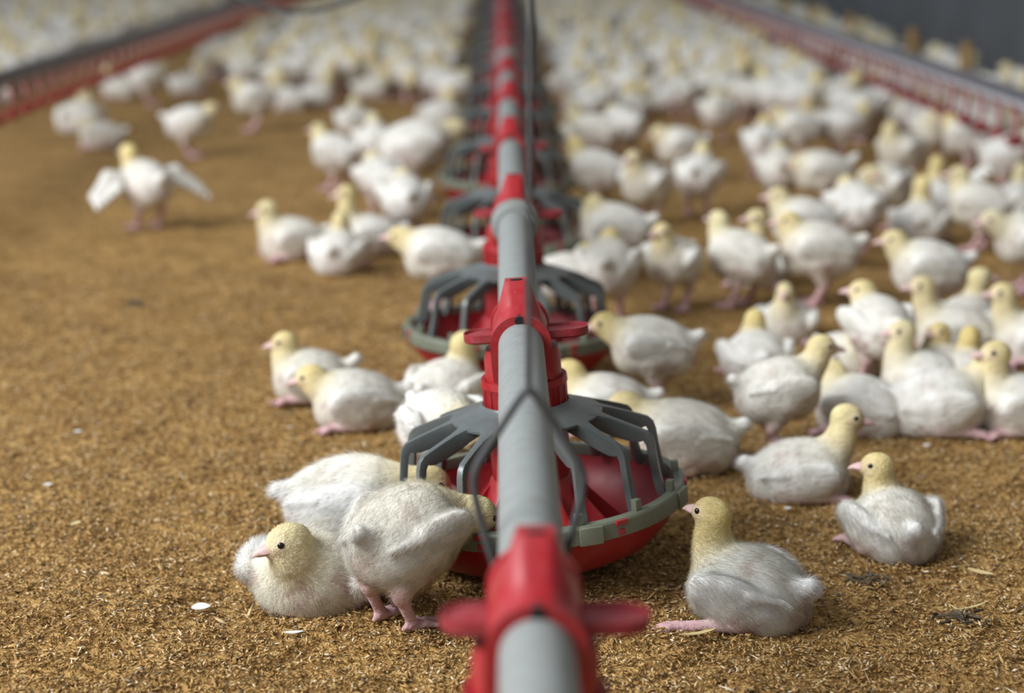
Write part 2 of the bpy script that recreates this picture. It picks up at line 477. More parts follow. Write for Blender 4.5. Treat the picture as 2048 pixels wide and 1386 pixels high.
# ------------------------------------------------------------------ drinker lines
def cup_mesh():
    m = MB().lathe([(.001, .158), (.012, .159), (.020, .168), (.0225, .180), (.0205, .180), (.018, .170), (.001, .164)], 20, closed=False)
    for sg in (-1, 1): m.box((0, sg * .0085, .212), (.005, .0045, .074))
    m.box((0, 0, .246), (.026, .022, .016))
    return m.mesh('drip_cup', REDDIRTY)
def nipple_mesh():
    return MB().lathe([(.001, .19), (.004, .19), (.004, .205), (.008, .208), (.008, .243), (.001, .243)], 12, closed=False).mesh('nipple', NIP)
CUP, NIPM = cup_mesh(), nipple_mesh()
def drinker(x, y0, y1, label, step=.15):
    e = empty('drinker_line', (x, 0, -.030)); tag(e, label, 'drinker', 'nipple drinker lines beside the feed line')
    obj('water_pipe', MB().tube([(0, y0, .254), (0, y1, .254)], .0115, 20).mesh('water_pipe', PVC), e)
    obj('support_rail', MB().box((0, (y0 + y1) / 2, .275), (.024, y1 - y0, .022)).mesh('support_rail', RAILM, False), e)
    for y in (y0 + .3, 16.5): obj('hanger_cord', MB().tube([(0, y, .285), (0, y, 2.3)], .002, 6).mesh('hanger_cord', WIRE), e)
    n = 0; y = 2.45
    while y < y1 - .1 and n < 97:
        c = obj('drip_cup', CUP, e, Matrix.Translation((0, y, 0))); obj('nipple', NIPM, c)
        y += step; n += 1
drinker(-1.228, 2.2, 17, 'long drinker line with red cups left of the feed pipe')
drinker(1.147, 2.2, 17, 'long drinker line with red cups near the dark wall')

# wooden stakes between the right drinker line and the wall
LABS = ['nearest', 'second', 'third', 'fourth', 'fifth']
for i, y in enumerate((6.40, 7.25, 8.45, 9.50, 10.5)):
    x = 1.60 + random.uniform(-.02, .02)
    rings = []
    for z, r in ((-.01, .020), (.08, .021), (.17, .020), (.20, .019), (.212, .012)):
        rings.append([(r * math.cos(t) * (1 + .1 * math.sin(3 * t + i)), r * math.sin(t), z) for t in np.linspace(0, 2 * math.pi, 12, endpoint=False)])
    o = obj('wooden_stake', MB().loft(rings).mesh('wooden_stake', WOOD)); o.location = (x, y, 0)
    tag(o, f'short tan wooden stake behind the drinker line by the wall, {LABS[i]} of five', 'stake', 'tan stakes along the dark wall')
# ------------------------------------------------------------------ chicks: smooth blended bodies
WH = (.69, .665, .61); CRM = (.685, .65, .555); YEL = (.70, .545, .20); PALE = (.69, .63, .41)
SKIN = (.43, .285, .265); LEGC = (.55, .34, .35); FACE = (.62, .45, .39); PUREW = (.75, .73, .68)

def rotm(yaw=0, pitch=0, roll=0):
    return np.array((Matrix.Rotation(R(yaw), 3, 'Z') @ Matrix.Rotation(R(-pitch), 3, 'Y') @ Matrix.Rotation(R(roll), 3, 'X')), np.float32)

class Body:
    def __init__(s): s.P = []; s.spots = []
    def ell(s, c, r, M=None, col=WH, k=1.2, bare=0):
        s.P.append(('e', np.array(c, np.float32), np.array(r, np.float32), np.eye(3, dtype=np.float32) if M is None else M, col, k, bare)); return s
    def cap(s, a, b, ra, rb, col=WH, k=.8, bare=0):
        s.P.append(('c', np.array(a, np.float32), np.array(b, np.float32), (ra, rb), col, k, bare)); return s
    @staticmethod
    def dist(p, X):
        if p[0] == 'e':
            q = (X - p[1]) @ p[3]
            k0 = np.linalg.norm(q / p[2], axis=-1); k1 = np.linalg.norm(q / (p[2] ** 2), axis=-1) + 1e-6
            return k0 * (k0 - 1) / k1
        a, b, (ra, rb) = p[1], p[2], p[3]
        ab = b - a; t = np.clip(((X - a) @ ab) / (ab @ ab), 0, 1)
        return np.linalg.norm(X - a - t[..., None] * ab, axis=-1) - (ra + (rb - ra) * t)
    @staticmethod
    def smin(a, b, k):
        h = np.clip(k - np.abs(a - b), 0, None) / k
        return np.minimum(a, b) - h * h * k * .25
    def bounds(s, p):
        if p[0] == 'e': r = np.max(p[2]); return p[1] - r, p[1] + r
        r = max(p[3]); return np.minimum(p[1], p[2]) - r, np.maximum(p[1], p[2]) + r
    def field(s, X):
        F = None
        for p in s.P:
            d = s.dist(p, X)
            F = d if F is None else s.smin(F, d, p[5])
        return np.maximum(F, .02 - X[..., 2])
    def build(s, h):
        lo = np.min([s.bounds(p)[0] for p in s.P], 0) - 2.2 * h; hi = np.max([s.bounds(p)[1] for p in s.P], 0) + 2.2 * h
        lo[2] = max(lo[2], -.02 - 2 * h)
        n = np.ceil((hi - lo) / h).astype(int) + 1
        ax = [lo[i] + h * np.arange(n[i]) for i in range(3)]
        F = np.full(tuple(n), 9.0, np.float32)
        for p in s.P:
            a, b = s.bounds(p); pad = p[5] + 1.5 * h
            i0 = np.clip(np.floor((a - pad - lo) / h).astype(int), 0, n - 1); i1 = np.clip(np.ceil((b + pad - lo) / h).astype(int) + 1, 1, n)
            G = np.stack(np.meshgrid(*[ax[i][i0[i]:i1[i]] for i in range(3)], indexing='ij'), -1).astype(np.float32)
            sl = tuple(slice(i0[i], i1[i]) for i in range(3))
            F[sl] = s.smin(F[sl], s.dist(p, G), p[5])
        F = np.maximum(F, (.02 - ax[2])[None, None, :].astype(np.float32))
        # naive surface nets
        S = F < 0
        cnt = sum(S[i:S.shape[0] - 1 + i, j:S.shape[1] - 1 + j, k:S.shape[2] - 1 + k].astype(np.int8) for i in (0, 1) for j in (0, 1) for k in (0, 1))
        I, J, K = np.nonzero((cnt > 0) & (cnt < 8))
        idx = np.full(cnt.shape, -1, np.int32); idx[I, J, K] = np.arange(len(I))
        off = np.array([(i, j, k) for i in (0, 1) for j in (0, 1) for k in (0, 1)])
        f = np.stack([F[I + o[0], J + o[1], K + o[2]] for o in off], 1)
        acc = np.zeros((len(I), 3)); num = np.zeros(len(I))
        for a in range(8):
            for b in range(a + 1, 8):
                if np.abs(off[a] - off[b]).sum() != 1: continue
                m = (f[:, a] < 0) != (f[:, b] < 0)
                t = f[m, a] / (f[m, a] - f[m, b])
                acc[m] += off[a] + t[:, None] * (off[b] - off[a]); num[m] += 1
        V = (np.stack([I, J, K], 1) + acc / num[:, None]) * h + lo
        Q = []
        for axn, (u, v) in ((0, (1, 2)), (1, (2, 0)), (2, (0, 1))):
            sl0 = [slice(None)] * 3; sl1 = [slice(None)] * 3
            sl0[axn] = slice(0, -1); sl1[axn] = slice(1, None)
            a, b = S[tuple(sl0)], S[tuple(sl1)]
            E = np.argwhere(a != b)
            E = E[(E[:, u] > 0) & (E[:, v] > 0) & (E[:, u] < S.shape[u] - 1) & (E[:, v] < S.shape[v] - 1)]
            fl = a[tuple(E.T)]
            du = np.zeros(3, int); du[u] = 1; dv = np.zeros(3, int); dv[v] = 1
            q = np.stack([idx[tuple((E - du - dv).T)], idx[tuple((E - dv).T)], idx[tuple(E.T)], idx[tuple((E - du).T)]], 1)
            q[~fl] = q[~fl][:, ::-1]
            Q.append(q)
        Q = np.concatenate(Q); Q = Q[(Q >= 0).all(1)]
        V = V.astype(np.float32)
        g = np.zeros_like(V)
        for _ in range(2):
            e = .05; d = s.field(V)
            g = np.stack([s.field(V + np.eye(3, dtype=np.float32)[i] * e) - d for i in range(3)], 1) / e
            gn = np.linalg.norm(g, axis=1, keepdims=True) + 1e-6
            V = V - g / gn * np.clip(d, -h * .5, h * .5)[:, None]
        g = g / (np.linalg.norm(g, axis=1, keepdims=True) + 1e-6)
        w = np.stack([np.exp(-np.clip(s.dist(p, V), -.3, 6) / (.22 if p[6] else .40)) * (1.0 if p[6] else .8) for p in s.P], 1)
        w /= w.sum(1, keepdims=True)
        C = w @ np.array([p[4] for p in s.P], np.float32)
        bare = w @ np.array([p[6] for p in s.P], np.float32)
        wig = .5 * np.sin(V @ np.array([2.1, 1.3, .7])) * np.sin(V @ np.array([-.8, 1.9, 2.3])) + .35 * np.sin(V @ np.array([4.1, -3.3, 3.7]))
        wingy = np.zeros(len(V))
        for p, ww in zip(s.P, w.T):
            if p[4] is PUREW or p[6] >= 1: wingy += ww
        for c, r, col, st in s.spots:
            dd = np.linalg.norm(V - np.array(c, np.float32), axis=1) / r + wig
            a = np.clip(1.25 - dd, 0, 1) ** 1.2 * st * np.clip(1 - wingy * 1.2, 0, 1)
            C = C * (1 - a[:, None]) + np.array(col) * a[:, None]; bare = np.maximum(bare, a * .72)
        return V, Q, C, bare, g

def bez(a, b, c, n):
    a, b, c = map(np.array, (a, b, c))
    return [(1 - t) ** 2 * a + 2 * t * (1 - t) * b + t * t * c for t in np.linspace(0, 1, n)]

def chick_body(pose='stand', H=None, hy=0, hp=0, tail=1.0, wing='fold', fat=1.0, feet='front', yellow=.5, detail=True, legs=(-1, 1), pink=.9, pseed=0, drop=-.8, sq=1.0, wz=0, splay=0, shank=3.8):
    """forward is +X, left +Y, up +Z, in centimetres; the origin is on the ground under the body"""
    B = Body(); sit = pose == 'sit'
    if H is None: H = (4.6, 0, 9.4) if sit else (5.4, 0, 12.6)
    H = np.array(H, float); H[0] -= .55
    if not sit and H[2] > 10: H[2] += .5
    dz = -3.55 - sq if sit else -drop
    f = fat * (1.10 if sit else 1.0)
    headc = tuple(np.array(PALE) * (1 - yellow) + np.array(YEL) * yellow)
    neckc = tuple(np.array(CRM) * (.55 - .35 * yellow) + np.array(YEL) * (.45 + .35 * yellow))
    tl = 8 if sit else 16
    # trunk
    B.ell((-.5, 0, 7.7 + dz), (4.7, 4.0 * f, 3.7), rotm(0, tl), WH, 1.5)
    B.ell((1.9, 0, 7.2 + dz), (3.2, 3.6 * f, 3.7), rotm(0, 20), CRM, 1.8)
    B.ell((-2.9, 0, 6.8 + dz), (2.7, 3.1 * f, 3.0), None, WH, 1.8)
    B.ell((-1.4, 0, 6.1 + dz + (.2 if sit else 0)), (3.4, 3.0 * f, 2.5), None, CRM, 1.4, .2)
    # tail tuft
    B.cap((-4.2, 0, 8.0 + dz), (-6.5, 0, 8.5 + dz + .8 * tail), 1.3, .7, PUREW, 1.0)
    # neck and head
    low = np.array([2.7, 0, 8.9 + dz])
    mid = (low + H) / 2 + np.array([1.0, 0, -.2])
    pts = bez(low, mid, H - np.array([.3, 0, .5]), 5)
    rr = [2.2, 1.75, 1.42, 1.26, 1.20]
    cc = [CRM, neckc, neckc, headc, headc]
    for i in range(4): B.cap(pts[i], pts[i + 1], rr[i], rr[i + 1], cc[i], 1.1)
    hm = rotm(hy, hp)
    B.ell(H, (1.80, 1.34, 1.46), hm, headc, .7)
    fx = lambda x, y, z: tuple(H + hm @ np.array([x, y, z]))
    B.cap(fx(.8, 0, -.20), fx(1.55, 0, -.36), .95, .55, FACE, .5, .7)
    for sd in (-1, 1):
        B.ell(fx(.75, sd * .90, -.02), (.7, .40, .55), hm, (.64, .53, .40), .4, .5)
    # wings
    if wing in ('fold', 'up'):
        for sd in ((-1, 1) if wing == 'fold' else (1,)):
            M = rotm(sd * 19, 12 if not sit else 8, sd * -14)
            c = np.array([-.5, sd * (3.85 * f), 8.2 + dz - wz])
            B.ell(c, (3.5, .9, 2.0), M, PUREW, .4)
            B.ell(c + np.array([1.9, -sd * .05, .2]), (1.9, 1.0, 1.65), M, PUREW, .45)
            if detail:
                for q in range(4):
                    a = c + M @ np.array([-.4 - .5 * q, sd * .32, -.95 + .62 * q]); b = c + M @ np.array([-4.1 - .3 * q, sd * -.15, -.85 + .5 * q])
                    B.cap(a, b, .52, .26, PUREW, .22)
            else:
                B.cap(c + M @ np.array([-1, 0, .2]), c + M @ np.array([-4.6, 0, .3]), 1.0, .4, PUREW, .5)
    if wing == 'up':
        a = np.array([.5, -2.9, 9.2 + dz]); e = a + np.array([-.8, -2.4, 2.2]); t = e + np.array([-1.2, -3.2, 3.0])
        B.cap(a, e, 1.2, 1.0, WH, .8); B.cap(e, t, 1.0, .6, PUREW, .8)
        for q in range(4):
            s0 = a + (t - a) * (.3 + .2 * q); B.cap(s0, s0 + np.array([-2.2, -.6, -.4]), .7, .4, PUREW, .6)
    elif wing == 'open':
        for sd in (-1, 1):
            a = np.array([1.0, sd * 3.2, 9.4]); e = a + np.array([.2, sd * 3.4, .3]); t = e + np.array([-1.6, sd * 3.8, -3.0])
            B.cap(a, e, 1.3, 1.1, WH, .8); B.cap(e, t, 1.2, .75, PUREW, .8)
            for q in range(5):
                s0 = a + (t - a) * (.25 + .17 * q) + np.array([0, 0, .6 - .2 * q]); B.cap(s0, s0 + np.array([-2.6, sd * 1.0, -1.6]), .9, .5, PUREW, .7)
    # legs
    for sd in (-1, 1):
        if sit and sd not in legs:
            B.ell((.1, sd * 2.9 * f, 2.2), (2.6, 1.4, 2.1), rotm(0, 20), CRM, 1.2); continue
        if not sit:
            sx = {'front': .4 * sd, 'back': -.8, 'far': -1.6 + .25 * sd}.get(feet, 0)
            hk = np.array([-1.5 + sx, sd * 1.95, 3.3 - drop * .5]); an = np.array([.1 + sx, sd * 1.95, .75])
            B.cap((-.5, sd * 2.2 * f, 6.0 + dz), hk + np.array([.5, 0, .7]), 2.1, .95, CRM, 1.0)
            B.cap(hk + np.array([.2, 0, .5]), hk, .90, .66, LEGC, .5, 1); B.cap(hk, an, .58, .47, LEGC, .4, 1)
            B.cap(an, an + np.array([.25, 0, -.3]), .50, .45, LEGC, .3, 1)
            toes = ((0, 2.5), (34, 2.1), (-34, 2.1), (172, 1.1)); org = an + np.array([.25, 0, -.4])
            hd = sd * 8
        else:
            hk = np.array([-1.2, sd * 3.5 * f, .95]); an = hk + np.array([shank * math.cos(R(splay)), sd * (.2 + shank * math.sin(R(splay))), -.33])
            B.ell((.1, sd * 3.1 * f, 2.3), (2.7, 1.55, 2.0), rotm(0, 20), CRM, 1.0)
            B.cap(hk, an, .66, .50, LEGC, .4, 1)
            toes = ((0, 2.4), (30, 2.0), (-30, 2.0)); org = an; hd = sd * (10 + splay)
        for ang, L in toes:
            d = np.array([math.cos(R(ang + hd)), math.sin(R(ang + hd)), 0])
            j = org + d * L * .5 + np.array([0, 0, .12 if not sit else -.02]); e = org + d * L; e[2] = .26
            B.cap(org, j, .42, .36, LEGC, .25, 1); B.cap(j, e, .36, .24, LEGC, .2, 1)
    rg = np.random.default_rng(pseed + 3)
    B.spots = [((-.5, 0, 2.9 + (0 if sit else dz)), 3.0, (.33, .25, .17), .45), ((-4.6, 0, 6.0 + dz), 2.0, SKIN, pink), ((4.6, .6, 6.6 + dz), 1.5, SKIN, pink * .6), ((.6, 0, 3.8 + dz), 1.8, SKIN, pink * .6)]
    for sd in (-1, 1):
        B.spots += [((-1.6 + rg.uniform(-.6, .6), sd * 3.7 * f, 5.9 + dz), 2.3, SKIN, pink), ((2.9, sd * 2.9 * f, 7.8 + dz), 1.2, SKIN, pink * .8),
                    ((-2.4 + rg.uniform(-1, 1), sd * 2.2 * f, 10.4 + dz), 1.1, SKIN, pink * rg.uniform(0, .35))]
    def march(o, d):
        o, d = np.array(o, float), np.array(d, float)
        P = np.array([H + hm @ (o + d * t) for t in np.linspace(.5, 3.2, 110)], np.float32)
        return o + d * np.linspace(.5, 3.2, 110)[np.argmax(B.field(P) > 0)]
    eyes = [march((.80, 0, .26), (0, sd, 0)) for sd in (-1, 1)]
    bk = march((0, 0, -.30), (1, 0, 0))
    return B, H, hm, eyes, bk

def beak_mesh():
    m = MB(); up = []; lo = []
    for x, w, zt, zb in ((0, .62, .50, -.12), (.35, .56, .43, -.13), (.75, .40, .28, -.15), (1.1, .22, .06, -.20), (1.32, .06, -.17, -.30)):
        up.append([(x, w * math.cos(t), zb + (zt - zb) * max(0, math.sin(t)) - (.05 if math.sin(t) < 0 else 0)) for t in np.linspace(0, 2 * math.pi, 12, endpoint=False)])
    for x, w, zt, zb in ((0, .52, -.13, -.50), (.4, .44, -.14, -.46), (.8, .28, -.18, -.40), (1.05, .08, -.24, -.33)):
        lo.append([(x, w * math.cos(t), zt + (zb - zt) * max(0, -math.sin(t))) for t in np.linspace(0, 2 * math.pi, 12, endpoint=False)])
    m.loft(up); m.loft(lo)
    M = Matrix.Scale(.0106, 4)
    m.v = [M @ v for v in m.v]
    return m.mesh('beak', BEAKM, sharp=60)
def eye_mesh():
    m = MB(); rings = []
    for a in np.linspace(-math.pi / 2 + .01, math.pi / 2 - .01, 9):
        rings.append([(.0030 * math.cos(a) * math.cos(t), .0018 * math.sin(a), .0029 * math.cos(a) * math.sin(t)) for t in np.linspace(0, 2 * math.pi, 14, endpoint=False)])
    m.loft(rings); return m.mesh('eye', EYEM)
BEAK, EYE = beak_mesh(), eye_mesh()

def fluff_mesh(V, Q, C, bare, g, H, n, seed, eyes):
    r = np.random.default_rng(seed)
    a, b, c = V[Q[:, 0]], V[Q[:, 1]], V[Q[:, 2]]
    ar = np.linalg.norm(np.cross(b - a, c - a), axis=1)
    zc = a[:, 2]
    ar = ar * np.clip(1.15 - bare[Q[:, 0]] * 1.3, 0.02, 1) * (zc > .5)
    ar = np.where(bare[Q[:, 0]] > .75, 0, ar)
    for e in eyes: ar = ar * (np.linalg.norm(a - e, axis=1) > .46)
    f = r.choice(len(Q), n, p=ar / ar.sum())
    u, v = r.random(n), r.random(n)
    d = V[Q[f, 3]]
    P = (a[f] * ((1 - u) * (1 - v))[:, None] + b[f] * (u * (1 - v))[:, None] + c[f] * (u * v)[:, None] + d * ((1 - u) * v)[:, None])
    nn = g[Q[f, 0]]; col = C[Q[f, 0]]
    flow = np.tile(np.array([-1.0, 0, -.45]), (n, 1)) + r.normal(0, .24, (n, 3))
    flow -= nn * (flow * nn).sum(1, keepdims=True); flow /= np.linalg.norm(flow, axis=1, keepdims=True) + 1e-6
    hd = np.linalg.norm(P - H, axis=1)
    lift = r.uniform(.10, .50, n)[:, None]
    L = np.clip(.18 + .10 * (hd - 1.6), .18, .66) * r.uniform(.6, 1.4, n)
    dr = flow * (1 - lift) + nn * lift; dr /= np.linalg.norm(dr, axis=1, keepdims=True)
    sd = np.cross(dr, nn); sd /= np.linalg.norm(sd, axis=1, keepdims=True) + 1e-6
    W = r.uniform(.009, .016, n)
    P = P - nn * .03
    mid = P + dr * (L * .55)[:, None]; tip = P + (dr + flow * .35) * L[:, None]
    out = np.stack([P - sd * W[:, None], P + sd * W[:, None], mid + sd * (W * .8)[:, None], mid - sd * (W * .8)[:, None], tip + sd * (W * .2)[:, None], tip - sd * (W * .2)[:, None]], 1)
    k = (np.arange(n) * 6)[:, None]
    F = np.concatenate([k + np.array([[0, 1, 2, 3]]), k + np.array([[3, 2, 4, 5]])])
    col = np.clip(col * r.uniform(1.27, 1.42, (n, 1)), 0, .9)
    me = mesh_np('down', out.reshape(-1, 3) * .01, F, HAIR, np.repeat(col, 6, 0))
    nv = nn * .8 + dr * .25 + r.normal(0, .05, (n, 3)); nv /= np.linalg.norm(nv, axis=1, keepdims=True)
    me.normals_split_custom_set_from_vertices(np.repeat(nv, 6, 0).astype(np.float32))
    return me

CACHE = {}
def chick_data(res, **kw):
    key = (res, repr(sorted(kw.items())))
    if key not in CACHE:
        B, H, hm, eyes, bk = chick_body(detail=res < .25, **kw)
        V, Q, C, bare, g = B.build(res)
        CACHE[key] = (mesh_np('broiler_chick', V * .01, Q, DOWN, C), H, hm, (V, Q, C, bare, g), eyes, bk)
    return CACHE[key]

NCH = [0]
def chick(x, y, face, label, group=None, s=1.0, res=.30, fluff=0, beak=True, z=None, **kw):
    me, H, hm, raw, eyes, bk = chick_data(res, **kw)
    o = bpy.data.objects.new('broiler_chick', me); COL.objects.link(o)
    o.location = (x, y, float(hgt(x, y)) * (1 if y < 3.5 else 0) if z is None else z)
    o.rotation_euler = (0, 0, R(face)); o.scale = (s, s, s)
    tag(o, label, 'chick', group)
    if beak:
        M = Matrix(hm.tolist()).to_4x4()
        T = Matrix.Translation(Vector(H) * .01) @ M
        obj('beak', BEAK, o, T @ Matrix.Translation(((bk[0] - .34) * .01, 0, -.0020)))
        for sd, e in zip((-1, 1), eyes):
            obj('eye', EYE, o, T @ Matrix.Translation((e[0] * .01, (e[1] - sd * .05) * .01, e[2] * .01)) @ Matrix.Rotation(R(-sd * 12), 4, 'Z'))
    if fluff:
        tag(obj('down', fluff_mesh(*raw, H, fluff, NCH[0], [H + hm @ e for e in eyes]), o), kind='stuff')
    NCH[0] += 1
    return o

def place(px, py, face, label, pose='stand', look=None, push=None, **kw):
    """px, py: photo pixel of the ground contact"""
    p = at(px, py)
    d = math.hypot(p[0], p[1]); s = kw.get('s', 1.0)
    if push is None: push = .040 if pose == 'sit' else 0.0
    x, y = p[0] * (1 + push * s / d), p[1] * (1 + push * s / d)
    kw.setdefault('pseed', NCH[0] % 5); kw.setdefault('pink', (.95, .6, 1.0, .75, .9)[NCH[0] % 5])
    if look is not None: kw['hy'] = ((look - face + 180) % 360) - 180
    return chick(x, y, face, label, pose=pose, **kw)
# ------------------------------------------------------------------ the chicks one can tell apart
NEARG = None
nr = dict(res=.17)
def near(*a, fluff=24000, **k): return place(*a, res=.17, fluff=fluff, **k)
near(638, 1228, 250, 'fluffy white chick sitting on the litter, face turned sideways with dark eye and pink beak', 'sit', look=196, s=1.12, H=(5.0, -.4, 6.4), hp=-12, yellow=.12, fat=1.12, legs=(), sq=1.6, wz=.5, fluff=36000)
near(814, 1243, 55, 'standing chick on pink legs with its head inside the second feeder pan', s=1.03, H=(7.4, -3.0, 8.6), hp=-38, hy=-25, yellow=.2, feet='far', drop=-.5, fluff=36000, fat=1.08)
near(700, 1112, 2, 'white chick stretching its neck under the cage bars behind the sitting fluffy chick', s=1.06, H=(8.3, 0, 7.4), hp=-18, drop=1.7, yellow=.45, fluff=28000, tail=0)
near(1490, 1265, 142, 'chick sitting with its back to us, pink foot stuck out, nearest right of the pan', 'sit', look=140, s=1.0, H=(4.2, .3, 9.6), hp=4, yellow=.7, pink=1.1, splay=30, shank=5.0, legs=(1,), fluff=34000)
near(1785, 1124, 98, 'chick seen from behind with pale wing, head turned to look sideways over the litter', 'sit', look=170, s=.92, H=(3.4, 1.2, 9.0), hp=0, yellow=.6, fluff=24000)
near(1600, 1008, 8, 'chick lying in profile with pink beak pointing at the chick with the turned head', 'sit', look=-6, s=1.0, H=(5.6, 0, 8.7), hp=-8, yellow=.4, sq=1.7, fluff=12000, feet='front')
near(1556, 896, 18, 'tall chick standing in profile over the lying one, leaning forward', look=2, s=.95, H=(6.2, 0, 13.0), hp=-6, yellow=.4, fluff=6000)
near(1365, 955, 168, 'chick lying against the right rim of the second pan, head hidden by the cage', 'sit', s=1.08, H=(7.0, 0, 6.8), hp=-20, yellow=.5, sq=.4, fluff=7000)
near(1212, 880, 172, 'chick with yellow neck lying just behind the pipe and the second cage', 'sit', s=1.0, H=(5.2, 0, 7.2), hp=0, yellow=.8, fluff=3000)
near(1300, 812, 172, 'yellow-necked chick standing under the side tab of the second clamp', look=186, s=.98, H=(6.8, 0, 10.8), hp=-10, yellow=.85, fluff=6000)
near(622, 812, 180, 'farther chick of the lying pair left of the feeders, tail raised', 'sit', look=184, s=.95, H=(4.0, 0, 8.0), hp=-8, yellow=.6, tail=2.2, fluff=5000)
near(712, 866, 184, 'nearer chick of the lying pair left of the feeders, yellow neck and pink foot forward', 'sit', look=178, s=1.02, H=(6.0, 0, 6.3), hp=-14, yellow=.75, fluff=6000)
near(895, 850, 62, 'chick lying beside the red drop tube with its pale yellow head behind the small tab', 'sit', look=40, s=1.05, H=(3.4, -.8, 8.6), yellow=.55, fluff=4000)
near(884, 1000, -58, 'chick behind the left of the second cage with its beak down in the pan', s=1.0, H=(7.4, 0, 9.0), hp=-35, yellow=.6, fluff=4000)

def mid(px, py, face, label, pose='stand', look=None, **k):
    return place(px, py, face, label, pose, look, **k)
# right side, nearest cluster
mid(1512, 770, 92, 'round chick sitting with its back to us behind the tall leaning chick', 'sit', look=88, s=.98, H=(3.0, 0, 8.2), yellow=.8)
mid(1572, 686, 252, 'small chick sitting upright facing the camera with a pinkish face', 'sit', look=255, s=.90, H=(3.6, 0, 9.0), hp=-8, yellow=.4)
mid(1688, 770, 300, 'chick half hidden behind the tall leaning chick, yellow head looking the same way', 'sit', look=-8, s=.95, H=(3.6, 0, 9.6), yellow=.6)
mid(1752, 772, 102, 'standing chick seen from behind with white tail tuft over a dark shaded belly', look=170, s=1.0, H=(4.2, 1.0, 12.0), yellow=.6)
mid(1850, 642, 176, 'long chick standing in profile alone in the open with white tail out behind', look=180, s=1.08, H=(5.6, 0, 11.8), yellow=.55, hp=-3)
mid(1905, 718, 172, 'chick with bright pink face at the back of the huddle, tail cocked up', 'sit', look=186, s=1.05, H=(5.2, 0, 9.6), yellow=.35, tail=2.2)
mid(1930, 690, 60, 'chick whose pale head rises behind the pink-faced one, beak pointing away', 'sit', look=-4, s=1.0, H=(3.0, -1.0, 9.6), yellow=.35)
mid(2062, 735, 178, 'chick cut by the photo edge at the back of the huddle with bluish face', 'sit', look=182, s=1.05, H=(5.0, 0, 9.4), yellow=.5)
mid(1840, 815, 182, 'chick with grey-pink face sitting behind the one with the folded pink leg', 'sit', look=182, s=1.0, H=(3.4, 0, 9.6), hp=-4, yellow=.3)
mid(1890, 792, 120, 'chick with plain yellow head deepest inside the huddle, face dark', 'sit', look=210, s=.9, H=(2.5, 0, 8.6), yellow=.8)
mid(1935, 810, 80, 'chick in the huddle with only the yellow nape of its neck showing', 'sit', look=80, s=.95, H=(2.4, 0, 8.6), yellow=.85)
mid(1716, 874, 150, 'plump chick lying with head hidden behind the tall leaning one', 'sit', s=1.05, H=(4.2, 0, 7.0), yellow=.5)
mid(1872, 880, 8, 'chick lying with a folded pink leg in front of the huddle', 'sit', look=-14, s=1.12, H=(6.4, 0, 7.6), hp=-12, yellow=.5)
mid(2030, 878, 178, 'yellow-headed chick lying at the right edge in front of the huddle', 'sit', look=186, s=1.05, H=(3.4, 0, 9.4), yellow=.55)
# right side, middle distance
mid(1478, 612, 140, 'white chick standing half turned away with a purplish bare flank, in the gap', look=130, s=1.05, H=(4.8, 0, 13.0), yellow=.2)
mid(1518, 580, 250, 'narrow chick squeezed between two standing ones with a yellow breast', 'sit', look=190, s=1.05, H=(3.6, 0, 11.6), yellow=.5)
mid(1632, 612, 172, 'big chick standing in profile behind the small upright one, white tail out', look=178, s=1.15, H=(4.8, 0, 11.8), yellow=.7)
mid(1604, 540, 175, 'chick whose grey-faced head shows just above the big standing one', look=180, s=1.1, H=(4.8, 0, 12.0), yellow=.4)
mid(1345, 622, 236, 'chick with a dark shaded belly standing upright, breast turned to us', 'stand', look=225, s=.98, H=(4.6, 0, 13.2), yellow=.55, feet='back')
mid(1215, 645, 82, 'chick with yellow nape standing right behind the third cage', look=84, s=1.05, H=(4.2, 0, 11.6), yellow=.75)
mid(1225, 566, 172, 'chick in the clump by the pipe with a white tail poking out', look=60, s=1.12, H=(3.5, 0, 11.6), yellow=.45)
mid(1198, 548, 160, 'chick in the clump by the pipe with a pinkish face next to a side tab', 'sit', look=200, s=1.1, H=(4.4, 0, 10.6), yellow=.35)
mid(1130, 600, 20, 'pale chick lying against the back of the third cage', 'sit', look=20, s=1.05, H=(4.4, 0, 7.0), yellow=.4)
mid(1708, 504, 110, 'yellow-headed chick standing turned away behind the long lone profile chick', look=100, s=1.1, H=(4.0, 0, 11.2), yellow=.7)
mid(1838, 492, 76, 'chick sitting with its back to us beside the white chick on thin legs', 'sit', look=110, s=1.15, H=(3.0, 0, 9.8), yellow=.6)
mid(1955, 502, 150, 'white chick standing on thin legs with neck stretched up', look=170, s=1.08, H=(4.6, 0, 13.0), yellow=.35)
mid(2050, 585, 190, 'chick at the right edge with a pink bent neck', s=1.1, H=(6.8, 0, 11.0), yellow=.05, hp=-10)
mid(1770, 455, 215, 'chick walking among others with its beak held low', look=300, s=1.08, H=(5.4, 0, 10.2), yellow=.4)
mid(1640, 428, 178, 'slim chick in profile with its tail pointing up and away', look=186, s=1.12, H=(5.0, 0, 9.8), yellow=.3, tail=2.5)
mid(1556, 418, 84, 'chick seen squarely from behind with yellow nape and a round rump', look=88, s=1.08, H=(3.8, 0, 11.4), yellow=.55)
mid(1524, 356, 78, 'chick with a bright yellow head facing away from us', look=80, s=1.08, H=(3.6, 0, 12.2), yellow=.9)
mid(1396, 432, 72, 'chick standing alone on pink legs with its back turned', look=80, s=1.08, H=(4.2, 0, 12.6), yellow=.45)
mid(1292, 452, 226, 'chick walking towards us alone beside the feed line', look=235, s=1.08, H=(4.6, 0, 13.0), yellow=.25)
mid(1358, 366, 190, 'chick with its face down behind the one standing alone', look=200, s=1.1, H=(5.4, 0, 10.8), hp=-20, yellow=.3)
